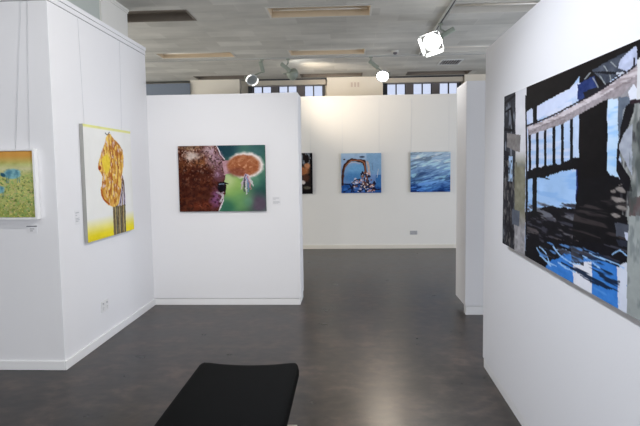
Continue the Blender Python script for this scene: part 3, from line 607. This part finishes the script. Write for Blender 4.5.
# ---- blue cows in a field, white box frame, front of the left block
CF = [(-67.3, 152.0), (30.6, 151.0), (37.0, 217.3), (-60, 218.0)]
A = Art(210, 150, CF, 41); U, V, X, Y = A.U, A.V, A.X, A.Y; one = np.ones_like(U)
A.put(one, (186, 190, 116), 26, 16)
A.put(np.clip((0.20 - V) / 0.13, 0, 1), (214, 158, 78), 10, 8)
A.put(np.clip(1 - abs(V - 0.27) / 0.09, 0, 1), (214, 210, 168), 8, 10, 0.9)
A.put(np.clip((V - 0.62) / 0.4, 0, 1), (124, 140, 66), 22, 20, 0.7)
for s_, c in ((5, (214, 206, 120)), (6, (92, 116, 62)), (7, (196, 178, 130)), (8, (140, 176, 104))):
    A.put(np.clip((fbm(U * 60, V * 44, s_, 2) - 0.62) * 10, 0, 1) * np.clip((V - 0.25) / 0.2, 0, 1), c, 10, 20, 0.8)
def cow(x, y, s):
    A.ell(x, y, 7 * s, 4.0 * s, (134, 186, 192), 1.4, 30, 18, 1, 0.15)
    A.ell(x - 3 * s, y - 0.5 * s, 2.4 * s, 3.0 * s, (66, 116, 140), 2.0, 40, 16, 0.7, 0.5); A.ell(x + 3.4 * s, y - 1 * s, 1.6 * s, 2.2 * s, (60, 108, 132), 1.8, 40, 16, 0.6, 0.5)
    A.ell(x - 7.6 * s, y + 0.8 * s, 2.4 * s, 1.3 * s, (44, 92, 116), 0.4, 30, 10, 1, 0.2, 0.5)
    for d in (-4.6, -3, 4, 5.6): A.line([(x + d * s, y + 2 * s), (x + (d + 0.6) * s, y + 7 * s)], 0.8 * s, (96, 140, 140), 0.5, 30, 10, 0.7)
cow(11.5, 174, 1.25); cow(-22, 172, 1.0); cow(-2, 190, 0.95)
rt = root('field_painting', (-3.0, 4.31, 1.2), 'white framed painting of blue cows in a yellow green field, cut by left edge', 'painting')
XA, XB = -3.24, -2.433
picture(rt, A, (XA + 0.016, 4.268, 1.757), (XB - 0.012, 4.268, 1.757), (XA + 0.016, 4.268, 1.242), M_cedge, 0.02, (0, 1, 0))
finish('frame', boxes((XA, XA + 0.014, 4.258, 4.309, 1.225, 1.775), (XB - 0.010, XB + 0.006, 4.258, 4.309, 1.225, 1.775), (XA + 0.014, XB - 0.010, 4.258, 4.309, 1.76, 1.775), (XA + 0.014, XB - 0.010, 4.258, 4.309, 1.225, 1.24)), M_trim, rt)
wires(rt, [((-2.49, 4.305, 2.905), (-2.60, 4.305, 1.77)), ((-2.44, 4.305, 2.905), (-2.49, 4.305, 1.77)), ((-3.2, 4.305, 2.905), (-3.12, 4.305, 1.77))])

# ---- harbour wreck painting, back wall
k = 8.52; q = lambda pts: [(x, y) for x, y in pts]
SQ = [(45, 45), (375, 45), (375, 380), (45, 380)]
A = Art(170, 170, SQ, 51); U, V, X, Y = A.U, A.V, A.X, A.Y; one = np.ones_like(U)
base = np.stack([168 - 80 * V, 194 - 70 * V, 218 - 30 * V], -1); A.put(one, base, 14, 8)
A.ell(180, 190, 95, 70, (112, 168, 212), 8, 10, 14, 0.9, 0.4); A.ell(150, 245, 90, 40, (72, 128, 184), 8, 10, 14, 0.8, 0.4)
A.poly([(255, 45), (375, 45), (375, 230), (255, 220)], (128, 168, 204), 6, 10, 16, 30, 0.8)
A.poly([(45, 300), (375, 300), (375, 385), (45, 385)], (40, 84, 152), 8, 12, 26)
A.poly([(330, 230), (380, 230), (380, 330), (330, 330)], (62, 116, 176), 6, 12, 18)
A.line([(56, 310), (56, 250), (62, 190), (80, 140), (105, 112), (130, 98), (165, 104), (205, 108), (232, 118), (242, 160), (250, 220), (262, 300)], [16, 18, 20, 26, 26, 22, 20, 24, 30, 20, 16, 20], (72, 44, 36), 6, 14, 14)
A.line([(70, 180), (88, 142), (128, 104), (200, 104), (236, 120), (246, 180), (262, 260)], [4, 6, 7, 8, 8, 6, 5], (170, 108, 78), 4, 14, 20)
A.line([(110, 132), (140, 118), (200, 132)], [4, 5, 5], (206, 190, 186), 3, 14, 10)
A.line([(262, 120), (272, 170), (280, 230)], [18, 20, 14], (196, 176, 166), 5, 14, 20)
A.line([(300, 130), (306, 190)], 4, (98, 120, 150), 3, 14); A.line([(340, 250), (350, 180)], 5, (196, 200, 210), 3, 14)
rnd = random.Random(4)
for i in range(150):
    x = 140 + 185 * rnd.random(); y = 205 + 165 * rnd.random(); c = rnd.choice(((226, 214, 210), (38, 32, 46), (150, 92, 72), (196, 150, 140), (32, 36, 60), (110, 70, 58), (208, 204, 220)))
    if y < 262 and x < 205 or x > 285 and y < 265: continue
    A.ell(x, y, 6 + 9 * rnd.random(), 4 + 6 * rnd.random(), c, 5, 16, 14, 0.95, 0.2, rnd.random() * 3)
for P in ([(50, 300), (110, 306), (140, 340)], [(130, 300), (160, 270), (200, 262)], [(200, 370), (250, 330), (320, 350), (370, 350)], [(210, 240), (220, 200), (232, 230)], [(60, 370), (120, 340), (210, 360)], [(130, 370), (140, 320), (200, 300)]):
    A.line(P, 9, (26, 28, 48), 6, 14, 10)
A.ell(218, 76, 22, 7, (58, 66, 90), 3, 14); A.ell(70, 96, 9, 6, (64, 62, 80), 3, 14)
for x, y, r in ((80, 350, 20), (170, 345, 26), (225, 365, 14)): A.ell(x, y, r, r * 0.6, (62, 118, 200), 6, 14, 14, 0.8, 0.4)
rt = root('shipwreck_painting', (0.25, 10.97, 1.1), 'square blue painting with a brown rusty arch and debris on back wall', 'painting', 'square unframed paintings on the back gallery wall')
picture(rt, A, (-0.137, 10.93, 1.862), (0.635, 10.93, 1.862), (-0.137, 10.93, 1.095), M_bedge, 0.038, (0, 1, 0))
wires(rt, [((-0.11, 10.962, 2.90), (-0.11, 10.962, 1.86)), ((0.60, 10.962, 2.90), (0.60, 10.962, 1.86))])

# ---- open sea painting, back wall
A = Art(170, 170, SQ, 61); U, V, X, Y = A.U, A.V, A.X, A.Y; one = np.ones_like(U)
base = np.stack([170 - 112 * V ** 1.2, 194 - 86 * V ** 1.2, 214 - 36 * V ** 1.3], -1); A.put(one, base, 10, 6)
Vr = V + 0.22 * U
w1 = fbm(U * 3.4 + 2 * Vr, Vr * 17, 3, 3); w2 = fbm(U * 5 + 1 * Vr, Vr * 26, 13, 3)
A.put(np.clip((w1 - 0.57) * 9, 0, 1), base * 0.72, 8, 20, 0.85)
A.put(np.clip((0.43 - w1) * 9, 0, 1), np.clip(base * 1.22 + 14, 0, 238), 8, 20, 0.8)
A.put(np.clip((w2 - 0.62) * 12, 0, 1), np.clip(base * 1.3 + 30, 0, 240), 6, 20, 0.75)
A.put(np.clip((0.37 - w2) * 12, 0, 1) * np.clip((V - 0.3) * 2, 0, 1), (18, 46, 108), 6, 20, 0.8)
A.put(np.clip((V - 0.93) / 0.03, 0, 1) * np.clip((fbm(U * 4, V * 3, 5) - 0.35) * 5, 0, 1), (20, 42, 96), 6, 20, 0.9)
rt = root('sea_painting', (1.58, 10.97, 1.1), 'square painting of rippling blue sea water, rightmost on back wall', 'painting', 'square unframed paintings on the back gallery wall')
picture(rt, A, (1.198, 10.93, 1.866), (1.956, 10.93, 1.866), (1.198, 10.93, 1.10), M_bedge, 0.038, (0, 1, 0))
wires(rt, [((1.22, 10.962, 2.90), (1.22, 10.962, 1.86)), ((1.93, 10.962, 2.90), (1.93, 10.962, 1.86))])

# ---- dark painting half hidden by the middle partition
A = Art(170, 170, SQ, 71); U, V, X, Y = A.U, A.V, A.X, A.Y; one = np.ones_like(U)
A.put(one, (34, 28, 28), 12, 10)
A.put(np.clip((fbm(U * 26, V * 8, 3, 3) - 0.52) * 9, 0, 1) * np.clip((0.32 - V) / 0.08, 0, 1), (136, 146, 156), 16, 20, 0.9)
A.ell(300, 190, 46, 34, (168, 108, 72), 10, 10, 22, 1, 0.3); A.ell(330, 150, 22, 22, (192, 134, 96), 8, 10, 22, 1, 0.3); A.ell(200, 200, 90, 40, (128, 78, 52), 10, 10, 22, 0.9, 0.3)
A.ell(295, 284, 18, 16, (216, 206, 202), 6, 12, 14, 1, 0.2); A.ell(330, 330, 30, 12, (98, 92, 78), 6, 12, 14, 0.9, 0.3); A.ell(320, 250, 28, 30, (88, 56, 44), 8, 12, 16, 0.9, 0.3)
A.poly([(45, 350), (380, 350), (380, 385), (45, 385)], (20, 18, 20), 4, 12, 4)
A.put(np.clip((U - 0.955) / 0.01, 0, 1), (16, 15, 17), 3, 10)
rt = root('dark_painting', (-1.07, 10.97, 1.09), 'narrow visible strip of a dark brown painting behind the middle partition', 'painting', 'square unframed paintings on the back gallery wall')
picture(rt, A, (-1.455, 10.93, 1.882), (-0.695, 10.93, 1.882), (-1.455, 10.93, 1.09), M_black, 0.038, (0, 1, 0))
wires(rt, [((-0.73, 10.962, 2.90), (-0.73, 10.962, 1.87))])

# ------------------------------------------------------------------ caption cards and power points
M_card = mat('white_caption_card', (226, 226, 228), 0.5)
M_ink = mat('grey_caption_print', (186, 188, 192), 0.7)
def card(loc, ex, nrm, w, h, rows, label, ink=M_ink):
    loc = Vector(loc); ex = Vector(ex); nrm = Vector(nrm); up = Vector((0, 0, 1))
    rt = root('caption_card', loc, label, 'caption card', 'caption cards beside the paintings')
    bm = bmesh.new(); obox(bm, loc + nrm * 0.0015, ex, up, nrm, w, h, 0.003); finish('card', bm, M_card, rt)
    bm = bmesh.new()
    for z, x0, x1, t in rows: obox(bm, loc + nrm * 0.0034 + ex * ((x0 + x1) / 2 - 0.5) * w + up * (0.5 - z) * h, ex, up, nrm, (x1 - x0) * w, t * h, 0.0006)
    finish('print', bm, ink, rt)
rows = [(0.16, 0.1, 0.8, 0.07), (0.34, 0.1, 0.4, 0.05), (0.56, 0.1, 0.85, 0.05), (0.66, 0.1, 0.9, 0.05), (0.76, 0.1, 0.7, 0.05)]
card((-2.2925, 4.63, 1.205), (0, 1, 0), (1, 0, 0), 0.085, 0.12, rows, 'small caption card on the wall left of the golden figure canvas')
M_ink2 = mat('dark_caption_print', (84, 86, 94), 0.7)
card((-2.505, 4.31, 1.145), (1, 0, 0), (0, -1, 0), 0.085, 0.07, [(0.2, 0.0, 1.0, 0.09), (0.5, 0.3, 0.75, 0.06), (0.72, 0.35, 0.6, 0.06)], 'small caption card below the framed field painting', M_ink2)
card((-0.83, 6.45, 1.22), (1, 0, 0), (0, -1, 0), 0.10, 0.10, rows, "small caption card to the right of the brown cow's eye")
M_plast = mat('off_white_socket_plastic', (226, 226, 226), 0.4)
M_hole = mat('dark_socket_slot', (120, 120, 122), 0.6)
M_gp = mat('grey_socket_plastic', (176, 176, 178), 0.4)
def socket(c, ex, nrm, w, h, label, m_=M_plast):
    c = Vector(c); ex = Vector(ex); nrm = Vector(nrm); up = Vector((0, 0, 1))
    rt = root('power_socket', c, label, 'power socket')
    bm = bmesh.new(); obox(bm, c + nrm * 0.005, ex, up, nrm, w, h, 0.009); finish('face_plate', bm, m_, rt, bevel=0.003)
    for s in (-1, 1):
        bm = bmesh.new(); obox(bm, c + nrm * 0.0105 + ex * s * w * 0.27 + up * h * 0.26, ex, up, nrm, w * 0.16, h * 0.16, 0.004); finish('switch', bm, M_gp, rt, bevel=0.001)
        bm = bmesh.new()
        for a in (-1, 1): obox(bm, c + nrm * 0.0098 + ex * (s * w * 0.27 + a * 0.006) - up * h * 0.12, ex + up * 0.5 * a, up - ex * 0.5 * a, nrm, 0.003, 0.011, 0.001)
        obox(bm, c + nrm * 0.0098 + ex * s * w * 0.27 - up * h * 0.28, ex, up, nrm, 0.003, 0.010, 0.001); finish('outlet', bm, M_hole, rt)
socket((-2.2965, 5.08, 0.335), (0, 1, 0), (1, 0, 0), 0.15, 0.10, 'white power socket low on the side of the left block')
socket((1.26, 10.97, 0.31), (1, 0, 0), (0, -1, 0), 0.14, 0.075, 'pale power socket low on the back gallery wall', M_gp)

# ------------------------------------------------------------------ black upholstered bench
M_fab = bpy.data.materials.new('black_stretch_fabric'); M_fab.use_nodes = True; nt = M_fab.node_tree; b = nt.nodes['Principled BSDF']
b.inputs['Base Color'].default_value = tuple(lin((13, 14, 15))) + (1,); b.inputs['Roughness'].default_value = 0.9; b.inputs['Specular IOR Level'].default_value = 0.08
b.inputs['Sheen Weight'].default_value = 0.0; b.inputs['Sheen Roughness'].default_value = 0.5
tc = nt.nodes.new('ShaderNodeTexCoord'); wv = nt.nodes.new('ShaderNodeTexNoise'); wv.inputs['Scale'].default_value = 420; nt.links.new(tc.outputs['Object'], wv.inputs['Vector'])
bp = nt.nodes.new('ShaderNodeBump'); bp.inputs['Strength'].default_value = 0.25; bp.inputs['Distance'].default_value = 0.002; nt.links.new(wv.outputs['Fac'], bp.inputs['Height']); nt.links.new(bp.outputs['Normal'], b.inputs['Normal'])
rt = root('gallery_bench', (-0.61, 2.6, 0), 'low black fabric covered gallery bench on the dark floor in the foreground', 'bench')
bx0, bx1, by0, by1, bz0, bz1 = -0.905, -0.316, 1.85, 3.325, 0.325, 0.435
bm = bmesh.new(); NX, NY = 24, 48
def top(i, j):
    u = i / NX * 2 - 1; v = j / NY * 2 - 1
    # rounded plan corners
    r = 0.06; hx = (bx1 - bx0) / 2; hy = (by1 - by0) / 2; x = u * hx; y = v * hy
    ax, ay = abs(x) - (hx - r), abs(y) - (hy - r)
    if ax > 0 and ay > 0:
        L = max(ax, ay); d = math.hypot(ax, ay); s = L / d; x = math.copysign(hx - r + ax * s, x); y = math.copysign(hy - r + ay * s, y)
    edge = max(abs(u), abs(v))
    y -= math.copysign(0.022 * (1 - u * u) * abs(v) ** 8, v)          # ends pull in between the corners
    z = bz1 - 0.016 * (1 - u * u) * (0.6 + 0.4 * abs(v)) - 0.012 * max(0, (edge - 0.93) / 0.07) ** 2
    return (bx0 + bx1) / 2 + x, (by0 + by1) / 2 + y, z
tv = [[bm.verts.new(top(i, j)) for j in range(NY + 1)] for i in range(NX + 1)]
for i in range(NX):
    for j in range(NY): bm.faces.new((tv[i][j], tv[i + 1][j], tv[i + 1][j + 1], tv[i][j + 1]))
ring = [tv[i][0] for i in range(NX + 1)] + [tv[NX][j] for j in range(1, NY + 1)] + [tv[i][NY] for i in range(NX - 1, -1, -1)] + [tv[0][j] for j in range(NY - 1, 0, -1)]
cx, cy = (bx0 + bx1) / 2, (by0 + by1) / 2; prev = ring
for dz, grow in ((-0.012, 0.006), (-0.035, 0.010), (-0.065, 0.010), (-0.088, 0.004), (-0.096, -0.02)):
    cur = [bm.verts.new((v.co.x + grow * math.copysign(1, v.co.x - cx), v.co.y + grow * math.copysign(1, v.co.y - cy), v.co.z + dz)) for v in ring]
    for a in range(len(ring)):
        bq = (a + 1) % len(ring); bm.faces.new((prev[a], prev[bq], cur[bq], cur[a]))
    prev = cur
bm.faces.new(prev)
finish('seat', bm, M_fab, rt, smooth=True)
finish('seat_frame', boxes((bx0 + 0.03, bx1 - 0.03, by0 + 0.03, by1 - 0.05, 0.285, 0.345)), M_black, rt, bevel=0.004)
for x in (bx0 + 0.02, bx1 - 0.02):
    s = 1 if x > cx else -1
    for y in (2.18, 2.725):
        bm = boxes((x - 0.022, x + 0.022, y - 0.022, y + 0.022, 0.0, 0.295)); 
        finish('leg', bm, M_black, rt, bevel=0.003)
        xe = x + s * 0.066
        finish('bracket', boxes((min(x, xe), max(x, xe), y - 0.02, y + 0.02, 0.288, 0.302)), M_steel, rt, bevel=0.002)
